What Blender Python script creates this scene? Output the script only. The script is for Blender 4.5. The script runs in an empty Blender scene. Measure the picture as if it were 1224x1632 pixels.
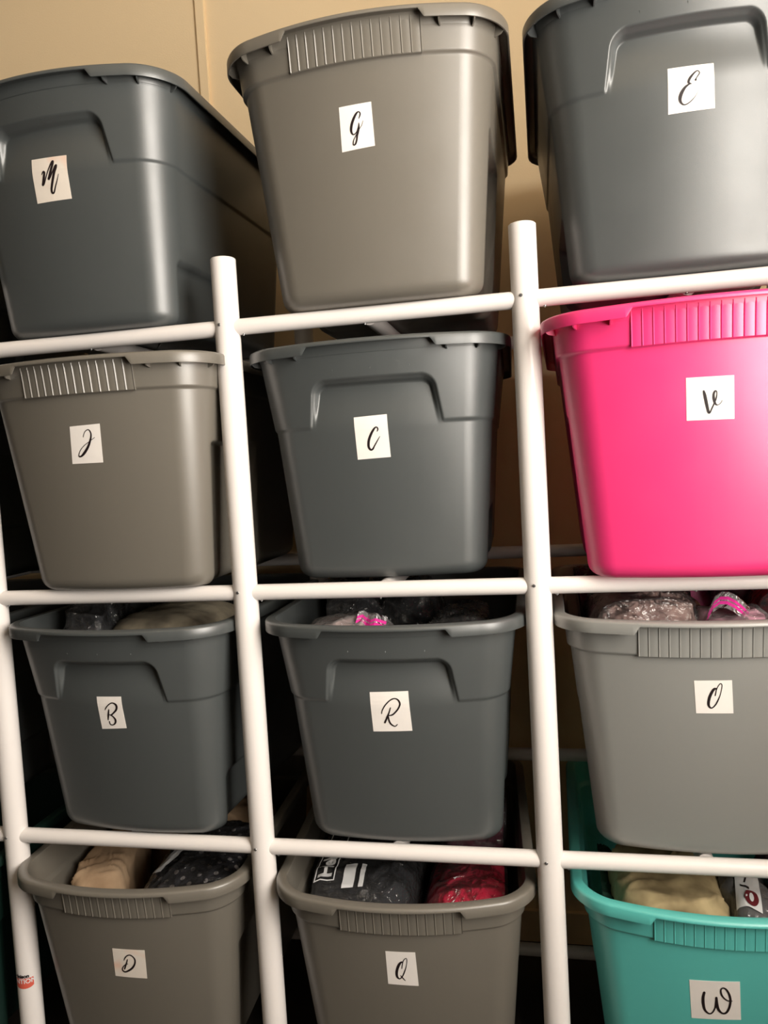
import bpy, bmesh, math, random
from mathutils import Vector, Matrix, noise
from mathutils.bvhtree import BVHTree

scene = bpy.context.scene
COL = scene.collection
R1 = 1.48                  # height of the top rail above the floor (metres)
PITCH = 0.4555             # vertical pitch of the shelves
BAY = 0.5                  # centre to centre of the posts

# ------------------------------------------------------------------ camera
cd = bpy.data.cameras.new('camera'); cam = bpy.data.objects.new('camera', cd); COL.objects.link(cam)
cd.sensor_fit = 'VERTICAL'; cd.sensor_height = 36.0; cd.lens = 36.0 * 1213.687 / 1632.0
cd.clip_start = 0.02
X = (0.9792133, 0.19478781, -0.05655985); Y = (0.04326603, 0.07184188, 0.99647719); Z = (0.19816498, -0.97821084, 0.06192083)
cam.matrix_world = Matrix(((X[0], Y[0], Z[0], 0.5055), (X[1], Y[1], Z[1], -1.2418), (X[2], Y[2], Z[2], R1 - 0.2472), (0, 0, 0, 1)))
scene.camera = cam

# ------------------------------------------------------------------ light
w = bpy.data.worlds.new('world'); scene.world = w; w.use_nodes = True
bg = w.node_tree.nodes['Background']; bg.inputs[0].default_value = (.80, .88, 1, 1); bg.inputs[1].default_value = .4
WX, WY0, WY1, WZ0, WZ1 = 1.36, -1.75, -0.60, 0.90, 2.35      # window opening in the right wall
al = bpy.data.lights.new('window_daylight', 'AREA'); al.shape = 'RECTANGLE'; al.size = WZ1 - WZ0; al.size_y = WY1 - WY0
al.energy = 100; al.color = (1, .93, .84)
alo = bpy.data.objects.new('window_daylight', al); COL.objects.link(alo)
alo.location = (WX + .06, (WY0 + WY1) / 2, (WZ0 + WZ1) / 2); alo.rotation_euler = (0, math.radians(90), 0)

vs = scene.view_settings
scene.display_settings.display_device = 'sRGB'
vs.view_transform = 'Standard'; vs.look = 'None'; vs.exposure = 0.0; vs.gamma = 1.0; vs.use_curve_mapping = False

# ------------------------------------------------------------------ materials
def nt(name):
    m = bpy.data.materials.new(name); m.use_nodes = True
    return m, m.node_tree, m.node_tree.nodes['Principled BSDF']
def srgb(r, g, b):
    f = lambda c: (c / 255 / 12.92) if c / 255 <= .04045 else ((c / 255 + .055) / 1.055) ** 2.4
    return (f(r), f(g), f(b), 1)
def bump(t, b, scale, dist, strength=.4, detail=4, coord='Object', stretch=None):
    tc = t.nodes.new('ShaderNodeTexCoord'); n = t.nodes.new('ShaderNodeTexNoise'); bp = t.nodes.new('ShaderNodeBump')
    n.inputs['Scale'].default_value = scale; n.inputs['Detail'].default_value = detail
    src = tc.outputs[coord]
    if stretch:
        mp = t.nodes.new('ShaderNodeMapping'); mp.inputs['Scale'].default_value = stretch
        t.links.new(src, mp.inputs[0]); src = mp.outputs[0]
    t.links.new(src, n.inputs['Vector']); t.links.new(n.outputs['Fac'], bp.inputs['Height'])
    bp.inputs['Distance'].default_value = dist; bp.inputs['Strength'].default_value = strength
    t.links.new(bp.outputs[0], b.inputs['Normal']); return n, tc
def mottle(t, b, n, c0, c1, lo=.35, hi=.65):
    r = t.nodes.new('ShaderNodeValToRGB'); r.color_ramp.elements[0].position = lo; r.color_ramp.elements[1].position = hi
    r.color_ramp.elements[0].color = c0; r.color_ramp.elements[1].color = c1
    t.links.new(n.outputs['Fac'], r.inputs[0]); t.links.new(r.outputs[0], b.inputs['Base Color']); return r
def plastic(name, col, rough=.36, spec=1.0, metallic=0.0, sss=0):
    m, t, b = nt(name)
    b.inputs['Base Color'].default_value = col; b.inputs['Roughness'].default_value = rough
    b.inputs['Specular IOR Level'].default_value = spec; b.inputs['Metallic'].default_value = metallic
    bump(t, b, 900, .0004, .12, 2)
    tc = t.nodes.new('ShaderNodeTexCoord'); n = t.nodes.new('ShaderNodeTexNoise'); n.inputs['Scale'].default_value = 14
    n.inputs['Detail'].default_value = 5
    mr = t.nodes.new('ShaderNodeMapRange'); mr.inputs['To Min'].default_value = rough - .05; mr.inputs['To Max'].default_value = rough + .08
    t.links.new(tc.outputs['Object'], n.inputs['Vector']); t.links.new(n.outputs['Fac'], mr.inputs['Value']); t.links.new(mr.outputs[0], b.inputs['Roughness'])
    return m
def cloth(name, c0, c1, scale=18, rough=.85, fine=700):
    m, t, b = nt(name); b.inputs['Roughness'].default_value = rough; b.inputs['Specular IOR Level'].default_value = .2
    n, tc = bump(t, b, fine, .001, .3, 3)
    n2 = t.nodes.new('ShaderNodeTexNoise'); n2.inputs['Scale'].default_value = scale; n2.inputs['Detail'].default_value = 3
    t.links.new(tc.outputs['Object'], n2.inputs['Vector']); mottle(t, b, n2, c0, c1)
    return m
M = {}
M['charcoal'] = plastic('charcoal_plastic', srgb(73, 77, 77), .39)
M['silver'] = plastic('silver_grey_plastic', srgb(111, 106, 97), .38)
M['ash'] = plastic('ash_grey_plastic', srgb(138, 138, 134), .40)
M['pink'] = plastic('hot_pink_plastic', srgb(240, 54, 122), .39)
M['teal'] = plastic('teal_plastic', srgb(92, 192, 184), .39)
M['green'] = plastic('dark_green_plastic', srgb(20, 58, 50), .5)
m, t, b = nt('white_pipe'); M['pipe'] = m
b.inputs['Base Color'].default_value = srgb(238, 232, 228); b.inputs['Roughness'].default_value = .3
m, t, b = nt('steel_screw'); M['screw'] = m
b.inputs['Base Color'].default_value = srgb(150, 150, 150); b.inputs['Metallic'].default_value = .9; b.inputs['Roughness'].default_value = .35
def paper(name, c, stain=None):
    m, t, b = nt(name); b.inputs['Base Color'].default_value = c; b.inputs['Roughness'].default_value = .75
    b.inputs['Specular IOR Level'].default_value = .25
    n, tc = bump(t, b, 45, .0012, .5, 3)
    if stain:
        n2 = t.nodes.new('ShaderNodeTexNoise'); n2.inputs['Scale'].default_value = 26; n2.inputs['Detail'].default_value = 1
        t.links.new(tc.outputs['Object'], n2.inputs['Vector']); mottle(t, b, n2, c, stain, .54, .74)
    return m
M['paper'] = paper('sticker_paper', srgb(240, 234, 228))
M['paper_worn'] = paper('worn_sticker_paper', srgb(236, 226, 214), srgb(238, 196, 172))
m, t, b = nt('black_ink'); M['ink'] = m
b.inputs['Base Color'].default_value = srgb(30, 18, 20); b.inputs['Roughness'].default_value = .5
m, t, b = nt('white_print'); M['print'] = m
b.inputs['Base Color'].default_value = srgb(235, 235, 235); b.inputs['Roughness'].default_value = .4
m, t, b = nt('red_print'); M['redprint'] = m
b.inputs['Base Color'].default_value = srgb(222, 100, 82); b.inputs['Roughness'].default_value = .5
m, t, b = nt('maroon_print'); M['maroonprint'] = m
b.inputs['Base Color'].default_value = srgb(110, 34, 40); b.inputs['Roughness'].default_value = .5
# clear plastic film
def film(name, tint=(1, 1, 1, 1), haze=.03, sc=30):
    m, t, b = nt(name); t.nodes.remove(b)
    out = t.nodes['Material Output']; tr = t.nodes.new('ShaderNodeBsdfTransparent'); tr.inputs[0].default_value = tint
    gl = t.nodes.new('ShaderNodeBsdfGlossy'); gl.inputs['Roughness'].default_value = .12
    df = t.nodes.new('ShaderNodeBsdfDiffuse'); df.inputs[0].default_value = (.8, .78, .78, 1)
    mx0 = t.nodes.new('ShaderNodeMixShader'); mx0.inputs[0].default_value = haze
    fr = t.nodes.new('ShaderNodeFresnel'); fr.inputs[0].default_value = 1.5
    mx = t.nodes.new('ShaderNodeMixShader')
    tc = t.nodes.new('ShaderNodeTexCoord'); n = t.nodes.new('ShaderNodeTexNoise'); n.inputs['Scale'].default_value = sc
    n.inputs['Detail'].default_value = 3; n.inputs['Distortion'].default_value = 1.5
    bp = t.nodes.new('ShaderNodeBump'); bp.inputs['Strength'].default_value = 1; bp.inputs['Distance'].default_value = .012
    L = t.links.new
    L(tc.outputs['Object'], n.inputs['Vector']); L(n.outputs['Fac'], bp.inputs['Height'])
    L(bp.outputs[0], gl.inputs['Normal']); L(bp.outputs[0], fr.inputs['Normal'])
    ad = t.nodes.new('ShaderNodeMath'); ad.operation = 'MULTIPLY_ADD'; ad.inputs[1].default_value = 1.0; ad.inputs[2].default_value = .012
    L(fr.outputs[0], ad.inputs[0]); L(tr.outputs[0], mx0.inputs[1]); L(df.outputs[0], mx0.inputs[2])
    L(ad.outputs[0], mx.inputs[0]); L(mx0.outputs[0], mx.inputs[1]); L(gl.outputs[0], mx.inputs[2]); L(mx.outputs[0], out.inputs[0])
    return m
M['film'] = film('clear_bag_film')
M['film_pink'] = film('pink_bag_film', (1, .82, .9, 1), .12)
M['film_haze'] = film('milky_bag_film', (.95, .93, .95, 1), .16)
M['beige'] = cloth('beige_cloth', srgb(196, 166, 134), srgb(172, 142, 112))
M['taupe'] = cloth('taupe_cloth', srgb(168, 142, 134), srgb(130, 106, 102), 22)
M['stone'] = cloth('stone_cloth', srgb(152, 142, 122), srgb(112, 104, 90), 20)
M['khaki'] = cloth('khaki_washed_cloth', srgb(196, 176, 134), srgb(128, 112, 82), 16)
M['forest'] = cloth('forest_green_cloth', srgb(40, 74, 58), srgb(30, 50, 42))
M['black'] = cloth('black_cloth', srgb(38, 40, 44), srgb(28, 29, 33))
M['navy'] = cloth('navy_cloth', srgb(46, 48, 104), srgb(32, 34, 76))
M['red'] = cloth('crimson_cloth', srgb(222, 24, 72), srgb(190, 16, 56), 10)
M['maroon'] = cloth('maroon_cloth', srgb(112, 34, 58), srgb(64, 24, 38))
M['pinkcloth'] = cloth('pale_pink_cloth', srgb(236, 170, 190), srgb(212, 110, 150), 25)
M['floral'] = cloth('red_floral_cloth', srgb(226, 70, 78), srgb(60, 28, 40), 34)
M['magenta'] = cloth('magenta_zip', srgb(232, 60, 160), srgb(214, 44, 140))
m = cloth('polka_dot_cloth', srgb(58, 58, 66), srgb(44, 44, 52)); M['dots'] = m
t = m.node_tree; b = t.nodes['Principled BSDF']; src = b.inputs['Base Color'].links[0].from_socket
tc = t.nodes.new('ShaderNodeTexCoord'); mp = t.nodes.new('ShaderNodeMapping'); mp.inputs['Scale'].default_value = (1, 1, 0); mp.inputs['Rotation'].default_value = (0, 0, .6)
vo = t.nodes.new('ShaderNodeTexVoronoi'); vo.inputs['Scale'].default_value = 44; vo.inputs['Randomness'].default_value = 0
lt = t.nodes.new('ShaderNodeMath'); lt.operation = 'LESS_THAN'; lt.inputs[1].default_value = .2
mx = t.nodes.new('ShaderNodeMix'); mx.data_type = 'RGBA'; mx.inputs[7].default_value = srgb(190, 186, 188)
t.links.new(tc.outputs['Object'], mp.inputs[0]); t.links.new(mp.outputs[0], vo.inputs['Vector']); t.links.new(vo.outputs['Distance'], lt.inputs[0])
t.links.new(lt.outputs[0], mx.inputs[0]); t.links.new(src, mx.inputs[6]); t.links.new(mx.outputs[2], b.inputs['Base Color'])
def wallmat(name, c, sc=260, d=.001):
    m, t, b = nt(name); b.inputs['Base Color'].default_value = c; b.inputs['Roughness'].default_value = .75
    bump(t, b, sc, d, .25, 3); return m
M['wall'] = wallmat('cream_wall_panel', srgb(248, 224, 184))
M['ceil'] = wallmat('ceiling_paint', srgb(225, 212, 190))
M['floor'] = wallmat('dark_brown_carpet', srgb(50, 44, 38), 900, .004)
M['panel'] = wallmat('dark_wood_panelling', srgb(52, 46, 42))
M['frame'] = wallmat('window_frame_paint', srgb(230, 226, 218), 60, .0003)
m, t, b = nt('window_glass'); t.nodes.remove(b); M['glass'] = m
tr = t.nodes.new('ShaderNodeBsdfTransparent'); gl = t.nodes.new('ShaderNodeBsdfGlossy'); gl.inputs['Roughness'].default_value = .02
mxs = t.nodes.new('ShaderNodeMixShader'); mxs.inputs[0].default_value = .06
t.links.new(tr.outputs[0], mxs.inputs[1]); t.links.new(gl.outputs[0], mxs.inputs[2]); t.links.new(mxs.outputs[0], t.nodes['Material Output'].inputs[0])

# ------------------------------------------------------------------ helpers
def me_from(name, vs_, fs, smooth=True, mat=None):
    me = bpy.data.meshes.new(name); me.from_pydata([tuple(v) for v in vs_], [], fs); me.update()
    if smooth:
        for p in me.polygons: p.use_smooth = True
    me.materials.append(mat); return me
def link(name, me, parent=None, mat=None):
    o = bpy.data.objects.new(name, me); COL.objects.link(o)
    if parent is not None: o.parent = parent
    if mat is not None and o.material_slots:
        o.material_slots[0].link = 'OBJECT'; o.material_slots[0].material = mat
    return o
def bm_obj(name, bm, mat, parent=None, smooth=False, angle=None):
    me = bpy.data.meshes.new(name); bm.normal_update(); bm.to_mesh(me); bm.free()
    for p in me.polygons: p.use_smooth = smooth
    if smooth and angle: me.set_sharp_from_angle(angle=math.radians(angle))
    me.materials.append(mat); return link(name, me, parent)
def box(bm, x0, x1, y0, y1, z0, z1):
    v = [bm.verts.new((x, y, z)) for x in (x0, x1) for y in (y0, y1) for z in (z0, z1)]
    for f in ((0, 1, 3, 2), (4, 6, 7, 5), (0, 4, 5, 1), (2, 3, 7, 6), (0, 2, 6, 4), (1, 5, 7, 3)):
        bm.faces.new([v[i] for i in f])
def tube(bm, p0, p1, r, n=32, ri=None, bev=0.0):
    """a pipe from p0 to p1, ends closed; ri gives a hollow mouth at p1; bev rounds the far rim"""
    p0 = Vector(p0); p1 = Vector(p1); d = (p1 - p0).normalized()
    a = Vector((1, 0, 0)) if abs(d.x) < .9 else Vector((0, 1, 0)); u = d.cross(a).normalized(); v = d.cross(u)
    prof = [(0, 0, 0), (0, r, 0)]
    prof += [(1, r, -bev)] if bev else []
    prof += [(1, r - bev, 0)]
    if ri: prof += [(1, ri, 0), (1, ri, -.03)]
    prof += [(1, 0, -.03 if ri else 0)]
    rings = []
    for e, rr, dz in prof:
        c = (p1 if e else p0) + d * dz
        if rr == 0: rings.append([bm.verts.new(c)])
        else: rings.append([bm.verts.new(c + (u * math.cos(2 * math.pi * i / n) + v * math.sin(2 * math.pi * i / n)) * rr) for i in range(n)])
    for A, B in zip(rings, rings[1:]):
        for i in range(n):
            j = (i + 1) % n
            if len(A) == 1: bm.faces.new((A[0], B[j], B[i]))
            elif len(B) == 1: bm.faces.new((A[i], A[j], B[0]))
            else: bm.faces.new((A[i], A[j], B[j], B[i]))
def empty(name, loc, rz=0):
    o = bpy.data.objects.new(name, None); COL.objects.link(o); o.location = loc; o.rotation_euler = (0, 0, rz)
    o.empty_display_size = .05; return o
def tag(o, label=None, cat=None, group=None, kind=None):
    if label: o['label'] = label
    if cat: o['category'] = cat
    if group: o['group'] = group
    if kind: o['kind'] = kind
    return o
def struct(name, bm, mat):
    return tag(bm_obj(name, bm, mat), kind='structure')

# ------------------------------------------------------------------ the room
RX0, RX1, RY0, RY1, RZ = -4.6, WX, -5.2, .665, 2.72
T_ = .1
bm = bmesh.new(); box(bm, RX0 - T_, RX1 + T_, RY0 - T_, RY1 + T_, -.1, 0); struct('floor', bm, M['floor'])
bm = bmesh.new(); box(bm, RX0 - T_, RX1 + T_, RY0 - T_, RY1 + T_, RZ, RZ + .1); struct('ceiling', bm, M['ceil'])
bm = bmesh.new(); box(bm, RX0 - T_, RX1 + T_, RY1, RY1 + T_, 0, RZ); struct('wall_back', bm, M['wall'])
bm = bmesh.new(); box(bm, RX0 - T_, RX1 + T_, RY0 - T_, RY0, 0, RZ); struct('wall_front', bm, M['panel'])
bm = bmesh.new(); box(bm, RX0 - T_, RX0, RY0, RY1, 0, RZ); struct('wall_left', bm, M['panel'])
bm = bmesh.new()
box(bm, RX1, RX1 + T_, RY0, WY0, 0, RZ); box(bm, RX1, RX1 + T_, WY1, RY1, 0, RZ)
box(bm, RX1, RX1 + T_, WY0, WY1, 0, WZ0); box(bm, RX1, RX1 + T_, WY0, WY1, WZ1, RZ); struct('wall_right', bm, M['wall'])
bm = bmesh.new()
box(bm, RX1 - .012, RX1 + .05, WY0 - .05, WY0 + .02, WZ0 - .05, WZ1 + .05); box(bm, RX1 - .012, RX1 + .05, WY1 - .02, WY1 + .05, WZ0 - .05, WZ1 + .05)
box(bm, RX1 - .012, RX1 + .05, WY0 + .02, WY1 - .02, WZ0 - .05, WZ0 + .02); box(bm, RX1 - .012, RX1 + .05, WY0 + .02, WY1 - .02, WZ1 - .02, WZ1 + .05)
box(bm, RX1 + .01, RX1 + .04, WY0 + .02, WY1 - .02, (WZ0 + WZ1) / 2 - .015, (WZ0 + WZ1) / 2 + .015)
wf = struct('window_1', bm, M['frame'])
bm = bmesh.new(); box(bm, RX1 + .022, RX1 + .027, WY0 + .02, WY1 - .02, WZ0 + .02, WZ1 - .02); bm_obj('pane', bm, M['glass'], wf)
for k, bx_ in enumerate((-.285, .935, -1.505)):       # battens that cover the joints of the wall panels
    bm = bmesh.new(); box(bm, bx_ - .013, bx_ + .013, RY1 - .009, RY1, .08, RZ)
    bmesh.ops.bevel(bm, geom=[e for e in bm.edges], offset=.002, segments=2, affect='EDGES')
    struct('trim_%d' % (k + 1), bm, M['wall'])
bm = bmesh.new(); box(bm, RX0, RX1, RY1 - .012, RY1, 0, .08); struct('baseboard_back', bm, M['wall'])

# ------------------------------------------------------------------ the pipe rack
PR, RR_ = .0215, .0137
YB = .45                                   # the rear frame
rack = tag(empty('storage_rack', (0, 0, 0)), 'tall open rack of white plastic pipe that holds all the lettered bins', 'rack')
PX = [-.9971, -.4971, 0.0, .5, 1.0]
post_mesh = None
for x in PX:
    for y in (0, YB):
        if post_mesh is None:
            bm = bmesh.new(); tube(bm, (0, 0, 0), (0, 0, R1 + .116), PR, 40, PR - .004, .0015)
            o = bm_obj('post', bm, M['pipe'], rack, True, 40); post_mesh = o.data
        else: o = link('post', post_mesh, rack)
        o.location = (x, y, 0)
levels = [R1 - k * PITCH for k in range(4)]
def rail(p0, p1, name):
    bm = bmesh.new(); tube(bm, p0, p1, RR_, 28); return bm_obj(name, bm, M['pipe'], rack, True, 40)
def screw(p, d):
    bm = bmesh.new(); p = Vector(p); d = Vector(d)
    tube(bm, p - d * .004, p + d * .0012, .0026, 12, None, .0006)
    tube(bm, p - d * .004, p + d * .0020, .0011, 6)
    bm_obj('screw', bm, M['screw'], rack, True, 40)
for z in levels:
    for i in range(4):
        xa, xb = PX[i], PX[i + 1]
        for y in (0, YB): rail((xa + .012, y, z), (xb - .012, y, z), 'rail')
        xm = (xa + xb) / 2
        rail((xm - .005, .0137, z - .001), (xm - .005, YB - .0137, z - .001), 'crossbar')
        screw((xm - .01, 0, z - RR_), (0, 0, -1)); screw((xa + .030, -.003, z - RR_), (0, 0, -1)) 
    for i, x in enumerate(PX):
        screw((x - .006, -PR * .96, z + .003), (0, -1, 0))

# ------------------------------------------------------------------ the storage bins
BH = 0.395
ZS = 0.66 * BH            # bottom edge of the shoulder on the handled bins
def sstep(a, b, x):
    t = (x - a) / (b - a)
    t = 0.0 if t < 0 else 1.0 if t > 1 else t
    return t * t * (3 - 2 * t)
def section(kind, z):
    """half width, front y, back y, corner radius, bow of the wall at height z"""
    t = z / BH
    if kind == 'H':
        a = .168 + .078 * z
        yf = -.234 - .095 * z
    else:
        a = .168 + .093 * z
        yf = -.234 - .115 * z
    yb = .255 + .075 * z
    return a, yf, yb, .040 + .006 * t, .020 + .020 * t
def lift(kind, x, y, nx, ny, z, yf, yb):
    """how far the wall stands proud of the plain tapered wall at this point"""
    o = 0.0
    if kind == 'H':
        sh = sstep(ZS - .003, ZS + .003, z)
        amt = .003 + .0075 * max(0, (z - ZS)) / (BH - ZS)
        m = 1.0
        if abs(ny) > .9:
            zt = BH - .062; r = .018
            hw = .097 + .011 * (zt - z) / (zt - ZS)
            qx = abs(x) - hw + r; qz = z - zt + r
            d = math.hypot(max(qx, 0), max(qz, 0)) + min(max(qx, qz), 0) - r
            m = sstep(0, .0045, d)
            if d < 0 and z > ZS - .05:
                o -= .012 * sstep(0, .007, -d) * sstep(ZS - .01, zt - .01, z)
        o += sh * amt * m
        zi = .28 * BH
    else:
        o += .0050 * sstep(BH - .0575, BH - .0535, z)
        zi = .64 * BH
    if abs(nx) > .6:
        yc = yf + .135; hy = .102; r = .012
        qy = abs(y - yc) - hy + r; qz = z - zi + r
        d = math.hypot(max(qy, 0), max(qz, 0)) + min(max(qy, qz), 0) - r
        o -= .015 * sstep(0, .008, -d)
    # soft rounding at the foot of the wall
    fr = .022
    if z < fr:
        o -= fr - math.sqrt(max(0, fr * fr - (fr - z) ** 2))
    return o
def front_y(kind, x, z):
    a, yf, yb, r, bow = section(kind, z)
    return yf - bow * (1 - (x / a) ** 2) - lift(kind, x, yf, 0, -1, z, yf, yb)
NX = 190
def outline(a, yf, yb, r, bow):
    """points and outward normals, anticlockwise seen from above, starting at the front left"""
    P_ = []
    nf, ncf, ns, ncb, nb = NX, 14, 60, 7, 24
    def bw(x, y): return -bow * (1 - (x / a) ** 2) if y < (yf + yb) / 2 else 0
    def bn(x): return Vector((-2 * bow * x / (a * a), -1)).normalized()
    for i in range(nf):
        x = -(a - r) + 2 * (a - r) * i / (nf - 1); n = bn(x); P_.append((x, yf + bw(x, yf), n.x * .0 - 2 * bow * x / a / a * .0, -1.0))
    for i in range(1, ncf):
        th = math.radians(-90 + 90 * i / ncf); x = a - r + r * math.cos(th); y = yf + r + r * math.sin(th); P_.append((x, y + bw(x, y) * max(0, 1 - (y - yf) / r) ** 0, math.cos(th), math.sin(th)))
    for i in range(ns + 1):
        y = yf + r + (yb - yf - 2 * r) * i / ns; P_.append((a, y, 1.0, 0.0))
    for i in range(1, ncb):
        th = math.radians(90 * i / ncb); P_.append((a - r + r * math.cos(th), yb - r + r * math.sin(th), math.cos(th), math.sin(th)))
    for i in range(nb):
        P_.append((a - r - 2 * (a - r) * i / (nb - 1), yb, 0.0, 1.0))
    for i in range(1, ncb):
        th = math.radians(90 + 90 * i / ncb); P_.append((-(a - r) + r * math.cos(th), yb - r + r * math.sin(th), math.cos(th), math.sin(th)))
    for i in range(ns + 1):
        y = yb - r - (yb - yf - 2 * r) * i / ns; P_.append((-a, y, -1.0, 0.0))
    for i in range(1, ncf):
        th = math.radians(180 + 90 * i / ncf); x = -(a - r) + r * math.cos(th); y = yf + r + r * math.sin(th); P_.append((x, y + bw(x, y), math.cos(th), math.sin(th)))
    return P_
def zlevels():
    z = [.022 * (1 - math.cos(math.radians(a_))) for a_ in (0, 15, 30, 45, 60, 75)]
    z += [.022 + (.20 - .022) * i / 34 for i in range(35)]
    n = 100
    z += [.20 + (BH - .001 - .20) * i / n for i in range(1, n + 1)]
    return z
TH = .0026
def tub_mesh(kind):
    V, F = [], []
    Zs = zlevels(); rings = []
    for z in Zs:
        a, yf, yb, r, bow = section(kind, z); ring = []
        for x, y, nx, ny in outline(a, yf, yb, r, bow):
            o = lift(kind, x, y, nx, ny, z, yf, yb)
            ring.append(len(V)); V.append((x + nx * o, y + ny * o, z))
        rings.append(ring)
    N = len(rings[0])
    for A, B in zip(rings, rings[1:]):
        for i in range(N): j = (i + 1) % N; F.append((A[i], A[j], B[j], B[i]))
    # inner wall
    inn = []
    for z in [Zs[-1]] + [q for q in reversed(Zs[7:-1:2])]:
        a, yf, yb, r, bow = section(kind, z); ring = []
        for x, y, nx, ny in outline(a, yf, yb, r, bow):
            o = lift(kind, x, y, nx, ny, z, yf, yb) - TH
            ring.append(len(V)); V.append((x + nx * o, y + ny * o, z))
        inn.append(ring)
    seq = [rings[-1]] + inn
    for A, B in zip(seq, seq[1:]):
        for i in range(N): j = (i + 1) % N; F.append((A[i], A[j], B[j], B[i]))
    c = len(V); V.append((0, 0, Zs[0])); A = rings[0]
    for i in range(N): F.append((c, A[(i + 1) % N], A[i]))
    c = len(V); V.append((0, 0, Zs[7])); A = inn[-1]
    for i in range(N): F.append((c, A[i], A[(i + 1) % N]))
    if kind == 'H':                     # three little ridges above the hand hold
        for x in (-.063, 0, .063):
            z0, z1 = BH - .060, BH - .043
            y0 = front_y(kind, x, z0); y1 = front_y(kind, x, z1); k = len(V)
            for (xx, yy, zz) in ((x - .0009, y0, z0), (x + .0009, y0, z0), (x, y0 - .0016, z0), (x - .0009, y1, z1), (x + .0009, y1, z1), (x, y1 - .0008, z1)): V.append((xx, yy, zz))
            F += [(k, k + 2, k + 5, k + 3), (k + 2, k + 1, k + 4, k + 5), (k, k + 1, k + 2), (k + 3, k + 5, k + 4)]
    me = me_from('tub', V, F, True, M['charcoal']); return me
def rim_mesh(kind):
    a, yf, yb, r, bow = section(kind, BH); o0 = .0105 if kind == 'H' else .005
    pts = outline(a, yf, yb, r, bow); V, F = [], []; rings = []
    prof = [(-.0030, -.020), (-.0030, -.002), (-.0018, .0004), (.002, .0010), (.0115, .0008), (.0146, -.0008), (.0160, -.0035)]
    for x, y, nx, ny in pts:
        base = Vector((x + nx * o0, y + ny * o0))
        if abs(y - yf) < .03: u = abs(x)
        elif abs(x) > a - .01 or abs(y) < 10: u = abs(x)
        front = ny < -.5 or ny > .9
        if front: L = .0065 + .0125 * min(1, max(0, (u - .100) / .0085))
        else: L = .019
        ring = []
        P2 = prof + [(.0162, -L + .001), (.0158, -L), (.0138, -L), (.0136, -.0060), (.0110, -.0032), (.0006, -.0032), (.0002, -.010)]
        for d, dz in P2:
            ring.append(len(V)); V.append((base.x + nx * d, base.y + ny * d, BH + dz))
        rings.append(ring)
    n = len(rings); k = len(rings[0])
    for i in range(n):
        A, B = rings[i], rings[(i + 1) % n]
        for j in range(k): jj = (j + 1) % k; F.append((A[j], B[j], B[jj], A[jj]))
    # small gussets that brace the rim from below at the corners
    idx = [i for i, p in enumerate(pts) if p[2] ** 2 + p[3] ** 2 > 0]
    def gusset(i):
        x, y, nx, ny = pts[i]; t_ = Vector((-ny, nx)).normalized() * .0010; k0 = len(V)
        for s in (-1, 1):
            for d, dz in ((-.001, -.0028), (.0136, -.0028), (.0136, -.0160), (.008, -.0215), (-.003, -.0235)):
                V.append((x + nx * (o0 + d) + s * t_.x, y + ny * (o0 + d) + s * t_.y, BH + dz))
        F.append(tuple(k0 + q for q in range(5))); F.append(tuple(k0 + 9 - q for q in range(5)))
        for q in range(5): qq = (q + 1) % 5; F.append((k0 + q, k0 + 5 + q, k0 + 5 + qq, k0 + qq))
    nf = NX
    for i in (nf - 19, nf + 2, nf + 10, 18, len(pts) - 3, len(pts) - 11): gusset(i)
    me = me_from('rim', V, F, True, M['charcoal']); me.set_sharp_from_angle(angle=math.radians(50)); return me
def grip_mesh():
    """ribbed grip strip on the band below the rim"""
    kind = 'R'; V, F = [], []; n = 14 * 10; rows = [BH - .0572, BH - .0562, BH - .03, BH - .0075]
    for i in range(n + 1):
        x = -.101 + .202 * i / n; ph = (i % 10) / 10
        off = .0010 + .0005 * math.sin(math.pi * ph) + (.0015 if i % 10 == 0 else 0)
        for j, z in enumerate(rows):
            y = front_y(kind, x, max(z, BH - .052)) - (z - BH + .03) * (.0) - (off if j else 0)
            V.append((x, y, z))
        V.append((x, front_y(kind, x, BH - .01) + .001, rows[-1]))
    k = len(rows) + 1
    for i in range(n):
        for j in range(k - 1): F.append((i * k + j, (i + 1) * k + j, (i + 1) * k + j + 1, i * k + j + 1))
    for e in (0, n):
        V.append((V[e * k][0], V[e * k][1] + .002, V[e * k][2])); a_ = len(V) - 1
        V.append((V[e * k][0], V[e * k + k - 1][1] + .001, rows[-1]))
        f = [e * k + j for j in range(k - 1)] + [len(V) - 1, a_]; F.append(tuple(f if e else f[::-1]))
    me = me_from('grip_band', V, F, True, M['silver']); me.set_sharp_from_angle(angle=math.radians(35)); return me
TUB = {k: tub_mesh(k) for k in 'HR'}; RIM = {k: rim_mesh(k) for k in 'HR'}; GRIP = grip_mesh()

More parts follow.
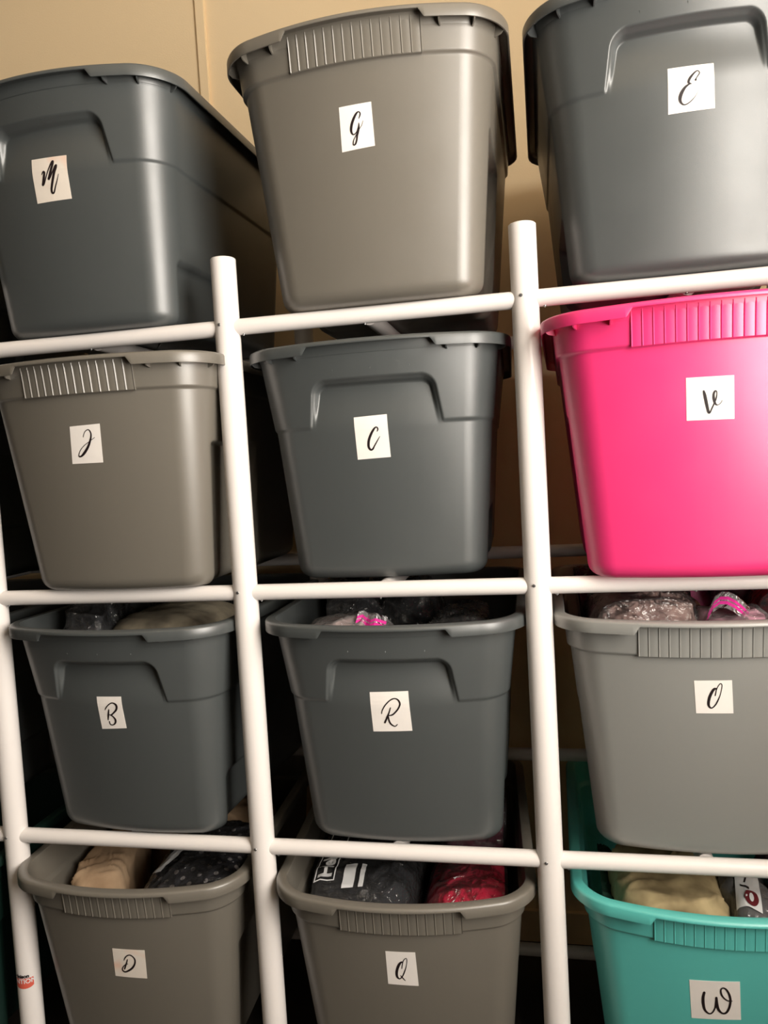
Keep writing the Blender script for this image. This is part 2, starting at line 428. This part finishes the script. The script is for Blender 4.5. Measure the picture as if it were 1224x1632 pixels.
def bil(q, s, t_):
    (x0, y0), (x1, y1), (x2, y2), (x3, y3) = q
    return ((1 - s) * (1 - t_) * x0 + s * (1 - t_) * x1 + s * t_ * x2 + (1 - s) * t_ * x3,
            (1 - s) * (1 - t_) * y0 + s * (1 - t_) * y1 + s * t_ * y2 + (1 - s) * t_ * y3)
def unbil(q, x, y):
    s = t_ = .5
    for _ in range(12):
        fx, fy = bil(q, s, t_); e = 1e-4
        ax, ay = bil(q, s + e, t_); bx_, by_ = bil(q, s, t_ + e)
        a, b, c, d = (ax - fx) / e, (bx_ - fx) / e, (ay - fy) / e, (by_ - fy) / e
        det = a * d - b * c; rx, ry = x - fx, y - fy
        s += (d * rx - b * ry) / det; t_ += (a * ry - c * rx) / det
    return s, t_
def catmull(pts, n=7):
    out = []
    P_ = [pts[0]] + pts + [pts[-1]]
    for i in range(1, len(P_) - 2):
        p0, p1, p2, p3 = P_[i - 1:i + 3]
        for k in range(n):
            t_ = k / n
            out.append(tuple(.5 * (2 * p1[c] + (p2[c] - p0[c]) * t_ + (2 * p0[c] - 5 * p1[c] + 4 * p2[c] - p3[c]) * t_ ** 2 + (3 * p1[c] - p0[c] - 3 * p2[c] + p3[c]) * t_ ** 3) for c in range(3)))
    out.append(pts[-1]); return out
def lettering(kind, face, quad, strokes, parent):
    """brush script drawn as ribbons of changing width lying on the sticker"""
    V, F = [], []
    def put(px, py, h):
        s, t_ = unbil(quad, px, py); x, z = bil(face, s, t_)
        V.append((x, front_y(kind, x, z) - h, z)); return len(V) - 1
    for si, st in enumerate(strokes):
        h = .0011 + .00012 * si
        c = catmull(st); prev = None
        for i, (x, y, wd) in enumerate(c):
            x2, y2, _ = c[min(i + 1, len(c) - 1)]; x1, y1, _ = c[max(i - 1, 0)]
            dx, dy = x2 - x1, y2 - y1; l = math.hypot(dx, dy) or 1; nx, ny = -dy / l, dx / l; wd = max(wd, 3) / 2
            a = put(x + nx * wd, y + ny * wd, h); b = put(x - nx * wd, y - ny * wd, h)
            if prev: F.append((prev[0], a, b, prev[1]))
            prev = (a, b)
        for (x, y, wd) in (c[0], c[-1]):            # rounded stroke ends
            k0 = put(x, y, h); ring = [put(x + wd / 2 * math.cos(q * math.pi / 5), y + wd / 2 * math.sin(q * math.pi / 5), h) for q in range(10)]
            for q in range(10): F.append((k0, ring[q], ring[(q + 1) % 10]))
    me = me_from('letter', V, F, True, M['ink']); return link('letter', me, parent)
def sticker(kind, face, parent, mat):
    V, F = [], []; n = 10
    for i in range(n + 1):
        for j in range(n + 1):
            x, z = bil(face, i / n, j / n)
            lf = .0006
            V.append((x, front_y(kind, x, z) - lf, z))
    for i in range(n):
        for j in range(n):
            a = i * (n + 1) + j; F.append((a, a + 1, a + n + 2, a + n + 1))
    k0 = len(V)
    edge = [i * (n + 1) for i in range(n + 1)] + [n * (n + 1) + j for j in range(1, n + 1)] + [i * (n + 1) + n for i in range(n - 1, -1, -1)] + [j for j in range(n - 1, 0, -1)]
    for e in edge: x, y, z = V[e]; V.append((x, y + .0005, z))
    m_ = len(edge)
    for i in range(m_): j = (i + 1) % m_; F.append((edge[i], edge[j], k0 + j, k0 + i))
    return link('letter_sticker', me_from('letter_sticker', V, F, False, mat), parent)
GLYPH = {
'M': ([(140, 275), (890, 165), (1015, 1110), (275, 1225)], [[(400, 610, 15), (430, 545, 30), (455, 560, 45), (450, 640, 50), (435, 740, 50), (420, 830, 40), (455, 790, 25), (500, 640, 22), (550, 480, 25), (600, 340, 35), (625, 310, 45), (625, 380, 50), (600, 500, 50), (575, 620, 50), (550, 705, 45), (590, 650, 25), (640, 530, 25), (680, 430, 40), (705, 395, 40), (700, 450, 50), (670, 560, 50), (640, 700, 50), (615, 840, 48), (605, 940, 45), (625, 1000, 40), (660, 980, 30), (690, 860, 25), (725, 740, 20), (760, 590, 10)]]),
'G': ([(155, 255), (940, 110), (1035, 1185), (235, 1350)], [[(650, 520, 18), (678, 440, 30), (675, 385, 28), (635, 360, 25), (590, 400, 45), (540, 490, 58), (490, 620, 62), (465, 740, 62), (465, 840, 55), (495, 905, 38), (535, 915, 28), (585, 870, 25), (625, 800, 25)], [(650, 630, 12), (650, 720, 40), (630, 830, 60), (610, 950, 45), (600, 1050, 40), (575, 1140, 38), (540, 1175, 30), (515, 1150, 28), (525, 1060, 22), (565, 970, 18), (610, 880, 18), (670, 770, 12), (720, 690, 12), (750, 580, 10)]]),
'E': ([(112, 195), (1058, 75), (1088, 1000), (125, 1135)], [[(685, 440, 40), (700, 400, 18), (740, 340, 20), (765, 290, 18), (740, 250, 18), (700, 255, 25), (640, 310, 35), (580, 385, 48), (545, 450, 50), (545, 500, 45), (600, 518, 12)], [(595, 515, 12), (540, 535, 30), (470, 590, 50), (410, 680, 65), (375, 770, 70), (370, 850, 60), (400, 910, 40), (455, 940, 25), (530, 915, 20), (620, 840, 15), (700, 740, 6), (750, 630, 3)]]),
'J': ([(118, 190), (1012, 95), (1120, 1262), (205, 1310)], [[(540, 500, 20), (560, 420, 18), (600, 330, 22), (680, 275, 25), (735, 310, 30), (770, 390, 38), (770, 500, 48), (745, 620, 58), (700, 760, 68), (640, 880, 75), (560, 1000, 75), (490, 1070, 55), (430, 1085, 40), (412, 1040, 28), (440, 930, 22), (520, 810, 20), (610, 720, 20), (700, 650, 20)], [(780, 585, 18), (830, 550, 16), (880, 510, 15)]]),
'C': ([(135, 160), (940, 75), (1040, 1120), (235, 1190)], [[(715, 495, 18), (735, 450, 28), (720, 405, 30), (680, 395, 32), (630, 450, 50), (570, 560, 58), (520, 690, 60), (505, 800, 60), (515, 890, 55), (560, 945, 45), (610, 925, 42), (650, 850, 32), (700, 760, 28), (780, 620, 12)]]),
'V': ([(105, 160), (1095, 100), (1100, 1000), (120, 1038)], [[(470, 430, 40), (490, 500, 60), (515, 620, 65), (540, 740, 60), (570, 860, 50), (600, 865, 30), (640, 780, 28), (690, 670, 28), (720, 590, 30), (740, 500, 22), (735, 435, 22), (700, 430, 35), (675, 490, 45), (675, 570, 50), (690, 640, 48), (720, 700, 35), (765, 710, 15), (820, 670, 14), (850, 615, 10)]]),
'B': ([(165, 175), (840, 175), (995, 1055), (320, 1075)], [[(425, 540, 15), (440, 490, 30), (500, 410, 32), (580, 350, 32), (650, 345, 35), (720, 390, 50), (745, 460, 55), (725, 540, 55), (660, 615, 45), (590, 675, 40), (545, 665, 20)], [(590, 680, 30), (660, 740, 38), (705, 810, 50), (705, 890, 50), (660, 945, 35), (600, 955, 28), (555, 920, 25), (540, 860, 28)], [(530, 520, 25), (520, 620, 42), (512, 720, 45), (508, 810, 25)]]),
'R': ([(130, 115), (1012, 90), (1112, 1000), (218, 1015)], [[(418, 590, 20), (430, 520, 24), (490, 410, 28), (580, 310, 28), (660, 260, 28), (730, 250, 26), (800, 290, 35), (835, 370, 38), (800, 470, 36), (730, 560, 36), (660, 620, 34), (590, 635, 24)], [(620, 455, 22), (590, 560, 30), (550, 660, 42), (490, 800, 42)], [(570, 660, 30), (585, 740, 34), (620, 820, 34), (680, 870, 28), (730, 885, 22), (775, 845, 20)]]),
'O': ([(158, 140), (1030, 130), (1062, 888), (205, 888)], [[(645, 475, 22), (655, 420, 26), (672, 340, 22), (710, 260, 20), (765, 200, 20), (800, 240, 20), (785, 350, 18), (755, 470, 20), (700, 600, 32), (640, 700, 32), (565, 760, 28), (510, 730, 45), (490, 650, 62), (510, 530, 66), (560, 410, 66), (620, 325, 55), (680, 320, 30)]]),
'D': ([(148, 185), (985, 235), (1055, 965), (235, 895)], [[(465, 490, 10), (485, 430, 30), (540, 365, 32), (620, 345, 30), (700, 395, 30), (748, 470, 38), (745, 570, 45), (690, 670, 52), (600, 740, 50), (500, 780, 40), (435, 745, 32), (425, 690, 30), (460, 630, 25), (510, 590, 25), (570, 570, 12)], [(555, 460, 22), (535, 540, 35), (510, 620, 38), (485, 700, 38)]]),
'Q': ([(160, 190), (990, 225), (1090, 1155), (240, 1095)], [[(625, 655, 22), (635, 570, 26), (655, 470, 26), (695, 400, 22), (745, 375, 18), (765, 440, 18), (745, 600, 22), (700, 740, 34), (650, 860, 34), (570, 940, 32), (505, 900, 55), (480, 800, 70), (495, 680, 75), (540, 560, 75), (600, 485, 50), (650, 480, 30)], [(590, 850, 18), (640, 905, 28), (720, 990, 18)]]),
'W': ([(150, 125), (1048, 160), (1068, 835), (190, 800)], [[(415, 340, 45), (395, 430, 52), (400, 550, 52), (430, 650, 40), (500, 710, 28), (560, 690, 28), (605, 610, 30), (625, 500, 40), (630, 430, 42)], [(630, 430, 42), (640, 540, 52), (670, 640, 45), (740, 705, 30), (810, 690, 38), (860, 600, 42), (880, 480, 40), (860, 380, 38), (810, 290, 30), (750, 258, 26), (710, 290, 28), (720, 370, 32), (770, 440, 24), (840, 485, 20), (910, 490, 14)]]),
}
# letter: shelf, kind, colour, x, y, turn, sticker corners (x, z) on the front, paper, label
BINS = [
('M', 0, 'H', 'charcoal', -0.2500, 0.2250, -0.050, [(-0.0385, 0.2823), (0.029, 0.2801), (0.029, 0.2113), (-0.038, 0.2119)], 'paper_worn', 'dark grey plastic bin lettered M on the top rails beside the wall seam'),
('G', 0, 'R', 'silver', 0.2680, 0.2170, -0.002, [(-0.0309, 0.2812), (0.0193, 0.2823), (0.0196, 0.2217), (-0.0323, 0.219)], 'paper', 'silver grey plastic bin with ribbed grip lettered G, in the middle of the top rails'),
('E', 0, 'H', 'charcoal', 0.7406, 0.2306, -0.008, [(-0.0256, 0.2759), (0.0359, 0.2745), (0.0373, 0.2152), (-0.0258, 0.215)], 'paper', 'dark grey plastic bin lettered E above the pink bin'),
('J', 1, 'R', 'silver', -0.2240, 0.2100, -0.008, [(-0.0272, 0.2868), (0.0283, 0.2883), (0.0228, 0.2243), (-0.0346, 0.2248)], 'paper', 'silver grey plastic bin with ribbed grip lettered J under the M bin'),
('C', 1, 'H', 'charcoal', 0.2419, 0.2770, 0.030, [(-0.0356, 0.2742), (0.0198, 0.2761), (0.0215, 0.2061), (-0.0343, 0.2046)], 'paper', 'dark grey plastic bin with hand hold lettered C under the G bin'),
('V', 1, 'R', 'pink', 0.7544, 0.1871, -0.033, [(-0.0301, 0.2902), (0.032, 0.2892), (0.0328, 0.2298), (-0.0295, 0.2314)], 'paper', 'bright pink plastic bin lettered V at the right edge'),
('B', 2, 'H', 'charcoal', -0.2320, 0.2422, -0.060, [(-0.0236, 0.2696), (0.0253, 0.2707), (0.0272, 0.2121), (-0.0223, 0.209)], 'paper', 'dark grey plastic bin with hand hold lettered B under the J bin'),
('R', 2, 'H', 'charcoal', 0.2526, 0.2482, 0.011, [(-0.0345, 0.278), (0.0297, 0.2799), (0.0322, 0.2117), (-0.0333, 0.2098)], 'paper', 'dark grey plastic bin with hand hold lettered R under the C bin'),
('O', 2, 'R', 'ash', 0.7517, 0.2506, -0.018, [(-0.0228, 0.3005), (0.0303, 0.3014), (0.0328, 0.2484), (-0.02, 0.2478)], 'paper', 'ash grey plastic bin with ribbed grip lettered O under the pink bin'),
('D', 3, 'R', 'silver', -0.2640, 0.2396, 0.036, [(-0.0212, 0.27), (0.0397, 0.2686), (0.0353, 0.2096), (-0.025, 0.212)], 'paper_worn', 'silver grey plastic bin lettered D on the bottom row under the B bin'),
('Q', 3, 'R', 'silver', 0.2360, 0.2452, 0.062, [(-0.0287, 0.3016), (0.0209, 0.3013), (0.0224, 0.2362), (-0.0289, 0.238)], 'paper', 'silver grey plastic bin lettered Q on the bottom row under the R bin'),
('W', 3, 'R', 'teal', 0.7629, 0.2640, -0.022, [(-0.0503, 0.2723), (0.023, 0.2782), (0.0254, 0.2081), (-0.0472, 0.2016)], 'paper', 'teal plastic bin lettered W under the O bin'),
]
POSE = {}
def make_bin(kind, colour, loc, rz, label):
    root = tag(empty('storage_bin', loc, rz), label, 'storage bin', 'plastic storage bins on the pipe rack')
    link('tub', TUB[kind], root, M[colour]); link('rim', RIM[kind], root, M[colour])
    if kind == 'R': link('grip_band', GRIP, root, M[colour])
    return root
for ch, sh, kind, colour, x, y, rz, face, pap, label in BINS:
    z = levels[sh] + RR_ + .0006
    root = make_bin(kind, colour, (x, y, z), rz, label); POSE[ch] = (kind, Matrix.Translation((x, y, z)) @ Matrix.Rotation(rz, 4, 'Z'))
    st = sticker(kind, face, root, M[pap]); quad, strokes = GLYPH[ch]; lettering(kind, face, quad, strokes, st)
make_bin('R', 'green', (-.760, .25, levels[3] + RR_ + .0006), 0, 'dark green plastic bin behind the bottom left post, without a letter')
make_bin('H', 'charcoal', (-.756, .27, levels[2] + RR_ + .0006), 0, 'dark grey bin added to the left of the B bin to keep the gap dark')  # the three dark grey bins here are added to block light behind the rack
make_bin('H', 'charcoal', (-.745, .25, levels[0] + RR_ + .0006), 0, 'dark grey bin added to the left of the M bin to keep the gap dark')
make_bin('H', 'charcoal', (-.752, .27, levels[1] + RR_ + .0006), 0, 'dark grey bin added to the left of the J bin to keep the gap dark')

# ------------------------------------------------------------------ clothes and bags inside the open bins
def lump_mesh(dims, seed, amp=.012, freq=9, e1=.55, e2=.55, nu=90, nv=56, grow=0.0, crease=.006):
    V, F = [], []; sp = lambda v, e: math.copysign(abs(v) ** e, v); off = Vector((seed * 7.3, seed * 3.1, seed * 5.7))
    for j in range(nv + 1):
        ph = -math.pi / 2 + math.pi * j / nv
        for i in range(nu):
            th = 2 * math.pi * i / nu
            d = Vector((sp(math.cos(ph), e1) * sp(math.cos(th), e2), sp(math.cos(ph), e1) * sp(math.sin(th), e2), sp(math.sin(ph), e1)))
            p = Vector((d.x * dims[0], d.y * dims[1], d.z * dims[2])); n = Vector((d.x / dims[0], d.y / dims[1], d.z / dims[2])).normalized()
            q = p * freq + off
            a = noise.noise(q) * amp
            wv = Vector((noise.noise(q * .7 + Vector((9, 0, 0))), noise.noise(q * .7 + Vector((0, 9, 0))), 0)) * 1.2
            r = 1 - abs(noise.noise(Vector((q.x * 1.2, q.y * 3.0, q.z * 1.2)) + wv)) * 2
            V.append(p + n * (a + crease * max(0, r) ** 3 + grow))
    for j in range(nv):
        for i in range(nu): k = (i + 1) % nu; F.append((j * nu + i, j * nu + k, (j + 1) * nu + k, (j + 1) * nu + i))
    return V, F
def keep_inside(root, V, margin):
    """presses a soft bundle against the walls of the bin named in its label"""
    words = root['label'].replace(',', ' ').split(); ch = [a for a, b in zip(words, words[1:]) if b == 'bin' and a in POSE]
    kind, mw = POSE[ch[0] if ch else 'O']; inv = mw.inverted(); rw = root.matrix_world; ri = rw.inverted(); out = []
    for v in V:
        p = inv @ (rw @ Vector(v)); z = max(p.z, .012 + margin * .2); zz = min(z, BH - .001)
        a, yf, yb, r, bow = section(kind, zz); ax = a - .021 - margin; r = .05
        x = max(-ax, min(ax, p.x)); y0 = yf + .020 + margin - bow * (1 - (x / a) ** 2); y1 = yb - .010 - margin
        y = max(y0, min(y1, p.y))
        qx = abs(x) - (ax - r); qy = (y0 + r) - y
        if qx > 0 and qy > 0:
            d = math.hypot(qx, qy)
            if d > r: x = math.copysign(ax - r + qx * r / d, x); y = y0 + r - qy * r / d
        out.append(ri @ (mw @ Vector((x, y, z))))
    return out
def bundle(name, loc, dims, rz, mat, seed, label, cat, group=None, amp=.012, freq=9, crease=.006, filmmat=None, e1=.55, grow=.0035, tilt=(0, 0)):
    """a folded garment, in a clear bag when filmmat is given"""
    root = tag(empty(name, (loc[0], loc[1], R1 + loc[2]), rz), label, cat, group); root.rotation_euler = (tilt[0], tilt[1], rz); bpy.context.view_layer.update()
    V, F = lump_mesh(dims, seed, amp, freq, e1, .55, 90, 56, 0, crease)
    V = keep_inside(root, V, .006)
    link('garment', me_from('garment', V, F, True, M[mat]), root)
    if filmmat:
        V, F = lump_mesh(dims, seed, amp, freq, e1, .5, 120, 80, grow, crease * 1.1)
        V2 = []
        for v in V:
            q = v * 42 + Vector((seed, 0, 0)); r = 1 - abs(noise.noise(q)) * 2.4
            V2.append(v * (1 + .022 * max(0, r) ** 2))
        V2 = keep_inside(root, V2, .001)
        link('clear_bag', me_from('clear_bag', V2, F, True, M[filmmat]), root)
    bpy.context.view_layer.update(); return root
def drape(root, child, pts, faces, mat, name, lift_=.0012, parent=None, smooth=True):
    """lays a flat shape (world x, y) on the top of a bundle"""
    tgt = [c for c in root.children if c.name.split('.')[0] == child][0]
    me = tgt.data; mw = tgt.matrix_world; tree = BVHTree.FromPolygons([mw @ v.co for v in me.vertices], [tuple(p.vertices) for p in me.polygons])
    inv = root.matrix_world.inverted(); V = []
    lastz = None
    for x, y in pts:
        h = tree.ray_cast(Vector((x, y, 4)), Vector((0, 0, -1)))
        z = h[0].z if h[0] is not None else (lastz if lastz is not None else root.location.z)
        lastz = z; V.append(inv @ Vector((x, y, z + lift_)))
    return link(name, me_from(name, V, faces, smooth, M[mat]), parent or root)
def quadgrid(c, n=10, m=10):
    P_ = []; F = []
    for i in range(n + 1):
        for j in range(m + 1): P_.append(bil(c, i / n, j / m))
    for i in range(n):
        for j in range(m): a = i * (m + 1) + j; F.append((a, a + 1, a + m + 2, a + m + 1))
    return P_, F
def text_flat(s, size, bold=.0):
    cu = bpy.data.curves.new('lettering', 'FONT'); cu.body = s; cu.size = size; cu.resolution_u = 3; cu.offset = bold
    o = bpy.data.objects.new('lettering', cu); COL.objects.link(o); dg = bpy.context.evaluated_depsgraph_get(); dg.update()
    me = bpy.data.meshes.new_from_object(o.evaluated_get(dg)); bpy.data.objects.remove(o)
    bm = bmesh.new(); bm.from_mesh(me); bpy.data.meshes.remove(me); bpy.data.curves.remove(cu)
    bmesh.ops.triangulate(bm, faces=bm.faces[:])
    for _ in range(2): bmesh.ops.subdivide_edges(bm, edges=[e for e in bm.edges if e.calc_length() > size * .15], cuts=1)
    bmesh.ops.triangulate(bm, faces=bm.faces[:])
    V = [(v.co.x, v.co.y) for v in bm.verts]; F = [tuple(v.index for v in f.verts) for f in bm.faces]
    bm.verts.index_update(); bm.free(); return V, F
def ribbon(name, path, width_dir, width, mat, parent, th=.0008):
    V, F = [], []; wd = Vector(width_dir) * width
    for p in path: p = Vector(p); V += [p, p + wd, p + wd + Vector((0, th, th)), p + Vector((0, th, th))]
    for i in range(len(path) - 1):
        for j in range(4): jj = (j + 1) % 4; F.append((i * 4 + j, i * 4 + jj, i * 4 + 4 + jj, i * 4 + 4 + j))
    F += [(3, 2, 1, 0), tuple(len(V) - 4 + q for q in range(4))]
    return link(name, me_from(name, V, F, False, M[mat]), parent)
def zip_top(root, path, w_, mats=('film_haze', 'magenta', 'film_haze')):
    """folded-over mouth of a zipper bag: clear edge, coloured zip stripes"""
    inv = root.matrix_world.inverted(); path = [inv @ Vector((p[0], p[1], R1 + p[2])) for p in path]
    up = inv.to_3x3() @ Vector((.25, .35, .9)).normalized(); u = 0
    for k, (mt, fr_) in enumerate((('film_haze', .24), ('magenta', .20), ('film_haze', .08), ('magenta', .20), ('film_haze', .28))):
        ribbon('zip_stripe' if mt == 'magenta' else 'bag_edge', [p + up * w_ * u for p in path], up, w_ * fr_, mt, root); u += fr_
GB = 'bagged clothes in the open bins'
# bin B
bundle('clothing_bag', (-.378, .14, -.605), (.045, .10, .112), .2, 'black', 1, 'black clothing in crinkled clear bag at the left in the B bin', 'bag of clothes', GB, filmmat='film', crease=.012)
bundle('folded_garment', (-.215, .17, -.600), (.115, .12, .090), -.1, 'stone', 2, 'greyish beige folded garment at the right in the B bin', 'garment', GB, amp=.006, crease=.004)
bundle('clothing_bag', (-.24, .37, -.63), (.16, .07, .11), 0, 'black', 3, 'black bag of clothes at the back of the B bin', 'bag of clothes', GB, filmmat='film', crease=.01)
# bin R
o = bundle('clothing_bag', (.168, .062, -.580), (.074, .040, .058), .1, 'taupe', 4, 'small clear zipper bag with pink stripes at the front of the R bin', 'bag of clothes', GB, filmmat='film_haze', crease=.010)
zip_top(o, [(.185 + .05 * i / 6, .026 + .006 * math.sin(i * 1.3), -.524 + .003 * math.sin(i * 1.9) - .0015 * i) for i in range(7)], .026)
bundle('clothing_bag', (.225, .165, -.585), (.080, .060, .080), -.2, 'maroon', 5, 'maroon garment in shiny clear bag behind the pink striped zipper bag', 'bag of clothes', GB, filmmat='film', crease=.012)
bundle('clothing_bag', (.115, .33, -.60), (.060, .10, .10), 0, 'black', 6, 'black bagged clothes at the back left of the R bin', 'bag of clothes', GB, filmmat='film', crease=.010)
bundle('clothing_bag', (.355, .15, -.615), (.050, .14, .085), 0, 'black', 7, 'black bagged clothes at the right of the R bin', 'bag of clothes', GB, filmmat='film', crease=.010)
bundle('clothing_bag', (.23, .37, -.60), (.055, .10, .10), 0, 'black', 8, 'dark bagged clothes in the back middle of the R bin', 'bag of clothes', GB, filmmat='film', crease=.010)
# bin O
bundle('clothing_bag', (.672, .105, -.582), (.082, .080, .098), .1, 'taupe', 9, 'taupe garment in crinkled clear bag at the left of the O bin', 'bag of clothes', GB, filmmat='film', crease=.014, amp=.012)
bundle('clothing_bag', (.592, .30, -.58), (.045, .10, .09), 0, 'maroon', 10, 'dark maroon bagged clothes in the back left corner of the O bin', 'bag of clothes', GB, filmmat='film', crease=.01)
o = bundle('clothing_bag', (.800, .060, -.585), (.048, .046, .066), .0, 'pinkcloth', 11, 'pale pink clothes in milky zipper bag at the front of the O bin', 'bag of clothes', GB, filmmat='film_haze', crease=.012)
zip_top(o, [(.758 + .060 * i / 6, .020 + .004 * math.sin(i), -.527 + .026 * math.sin(math.pi * (i / 6) ** .8)) for i in range(7)], .026)
bundle('clothing_bag', (.740, .27, -.56), (.070, .075, .095), .3, 'magenta', 12, 'magenta pink bagged clothes behind the taupe bag in the O bin', 'bag of clothes', GB, filmmat='film_haze', crease=.012)
bundle('clothing_bag', (.860, .22, -.56), (.046, .09, .097), 0, 'maroon', 13, 'maroon bagged clothes behind the pale pink zipper bag in the O bin', 'bag of clothes', GB, filmmat='film', crease=.012)
bundle('clothing_bag', (.897, .075, -.565), (.042, .05, .078), 0, 'floral', 14, 'red floral garment in clear bag at the right edge of the O bin', 'bag of clothes', GB, filmmat='film', crease=.012)
# bin D
bundle('folded_garment', (-.412, .17, -1.125), (.056, .15, .115), .28, 'beige', 15, 'folded beige garment at the left in the D bin', 'garment', GB, amp=.010, crease=.007, e1=.4)
bundle('folded_garment', (-.312, .10, -1.095), (.020, .12, .100), .30, 'navy', 16, 'narrow folded navy garment between the beige and polka dot ones', 'garment', GB, amp=.005, crease=.008)
o = bundle('clothing_bag', (-.172, .15, -1.108), (.100, .15, .108), .0, 'dots', 17, 'black polka dot garment in clear bag in the D bin', 'bag of clothes', GB, amp=.008, crease=.005, filmmat='film')
P_, F_ = quadgrid([(-.262, .072), (-.240, .066), (-.218, .130), (-.240, .140)]); drape(o, 'clear_bag', P_, F_, 'print', 'white_tag', .003)
bundle('folded_garment', (-.275, .38, -1.11), (.15, .07, .10), 0, 'beige', 18, 'beige garment at the back of the D bin', 'garment', GB, amp=.01, crease=.01)
# bin Q
o = bundle('clothing_bag', (.145, .17, -1.105), (.115, .155, .118), 0, 'black', 19, 'black garment with white printed logo in clear bag in the Q bin', 'bag of clothes', GB, amp=.006, crease=.004, filmmat='film', e1=.6)
def q_print(pts): return [(.112 - v, .050 + u) for u, v in pts]
V2, F2 = text_flat('Hel', .036, .0014); drape(o, 'clear_bag', q_print([(u + .006, v + .008) for u, v in V2]), F2, 'print', 'printed_logo', .0022)
for (u0, u1, v0, v1) in ((0, .150, .000, .0022), (0, .150, .0375, .0397), (0, .0022, .000, .0397)):
    P_, F_ = quadgrid([(u0, v0), (u1, v0), (u1, v1), (u0, v1)], 20, 3); drape(o, 'clear_bag', q_print(P_), F_, 'print', 'printed_frame', .0022)
for v0, v1 in ((-.038, -.016), (-.056, -.047)):
    P_, F_ = quadgrid([(-.012, v0), (.034, v0), (.034, v1), (-.012, v1)], 20, 4); drape(o, 'clear_bag', q_print(P_), F_, 'print', 'printed_bar', .0022)
bundle('clothing_bag', (.355, .125, -1.115), (.084, .110, .112), 0, 'red', 20, 'crimson red garment in shiny clear bag in the Q bin', 'bag of clothes', GB, amp=.006, crease=.003, filmmat='film')
bundle('clothing_bag', (.360, .345, -1.075), (.080, .095, .115), 0, 'maroon', 21, 'dark red garment at the back right of the Q bin', 'bag of clothes', GB, amp=.010, crease=.010, filmmat='film')
# bin W
bundle('folded_garment', (.700, .14, -1.115), (.095, .13, .130), .0, 'khaki', 22, 'khaki washed garment in the middle of the teal W bin', 'garment', GB, amp=.010, crease=.010, e1=.45)
bundle('folded_garment', (.585, .19, -1.13), (.030, .13, .110), -.05, 'forest', 23, 'forest green garment at the left side of the teal W bin', 'garment', GB, amp=.008, crease=.01)
bundle('folded_garment', (.587, .045, -1.10), (.014, .022, .06), 0, 'navy', 24, 'small navy item in the front left corner of the teal W bin', 'garment', GB, amp=.004, crease=.004)
o = bundle('clothing_bag', (.822, .105, -1.105), (.034, .085, .110), .12, 'black', 25, 'dark garment in clear bag with printed white tag in the W bin', 'bag of clothes', GB, amp=.006, crease=.008, filmmat='film_haze')
tq = [(.796, .045), (.832, .030), (.846, .115), (.812, .130)]
P_, F_ = quadgrid(tq); tg = drape(o, 'clear_bag', P_, F_, 'print', 'paper_tag', .004)
def tag_mark(q, name, mt, lf):
    P_, F_ = quadgrid([bil(tq, *p) for p in q], 8, 3); drape(o, 'clear_bag', P_, F_, mt, name, lf, tg)
for q in ([(.10, .62), (.16, .62), (.34, .95), (.28, .95)], [(.26, .95), (.52, .90), (.52, .86), (.26, .91)], [(.36, .56), (.42, .56), (.58, .84), (.52, .84)], [(.20, .50), (.56, .46), (.56, .39), (.20, .46)]): tag_mark(q, 'tag_stroke', 'ink', .0052)
cx_, cy_ = .62, .20; P_ = [bil(tq, cx_, cy_)] + [bil(tq, cx_ + .28 * math.cos(a * math.pi / 10), cy_ + .17 * math.sin(a * math.pi / 10)) for a in range(20)]
drape(o, 'clear_bag', P_, [(0, 1 + a, 1 + (a + 1) % 20) for a in range(20)], 'maroonprint', 'tag_logo', .0052, tg)
P_ = [bil(tq, cx_, cy_)] + [bil(tq, cx_ + .09 * math.cos(a * math.pi / 5), cy_ + .10 * math.sin(a * math.pi / 5)) for a in range(10)]
drape(o, 'clear_bag', P_, [(0, 1 + a, 1 + (a + 1) % 10) for a in range(10)], 'print', 'logo_figure', .0060, tg)
bundle('clothing_bag', (.900, .13, -1.085), (.036, .12, .115), .0, 'maroon', 26, 'maroon bagged garment at the right edge of the teal W bin', 'bag of clothes', GB, amp=.006, crease=.008, filmmat='film')

# ------------------------------------------------------------------ the printed mark on the left post
def wrap(pts, faces, mat, name, lf, parent, px=PX[1]):
    V = [(px + (PR + lf) * math.sin(u / PR + .25), -(PR + lf) * math.cos(u / PR + .25), z) for u, z in pts]
    return link(name, me_from(name, V, faces, True, M[mat]), parent)
ZL = R1 - 1.188
pts, fc = [], []
n = 16
for i in range(n + 1):
    u = -.019 + .036 * i / n; s = (i / n * 2 - 1)
    pts += [(u, ZL - .0085 - .0075 * math.sqrt(max(0, 1 - s * s * .8))), (u, ZL + .004)]
for i in range(n): fc.append((2 * i, 2 * i + 2, 2 * i + 3, 2 * i + 1))
lab = wrap(pts, fc, 'redprint', 'printed_mark', .0003, rack)
V2, F2 = text_flat('NTION', .012, .0003); V2 = [(u - .0185 + .001, v + ZL - .0055) for u, v in V2]; wrap(V2, F2, 'print', 'mark_lettering', .0006, lab)
V2, F2 = text_flat('elnison', .0095, .0005); V2 = [(u - .0175, v + ZL + .0055) for u, v in V2]; wrap(V2, F2, 'ink', 'mark_lettering', .0006, lab)
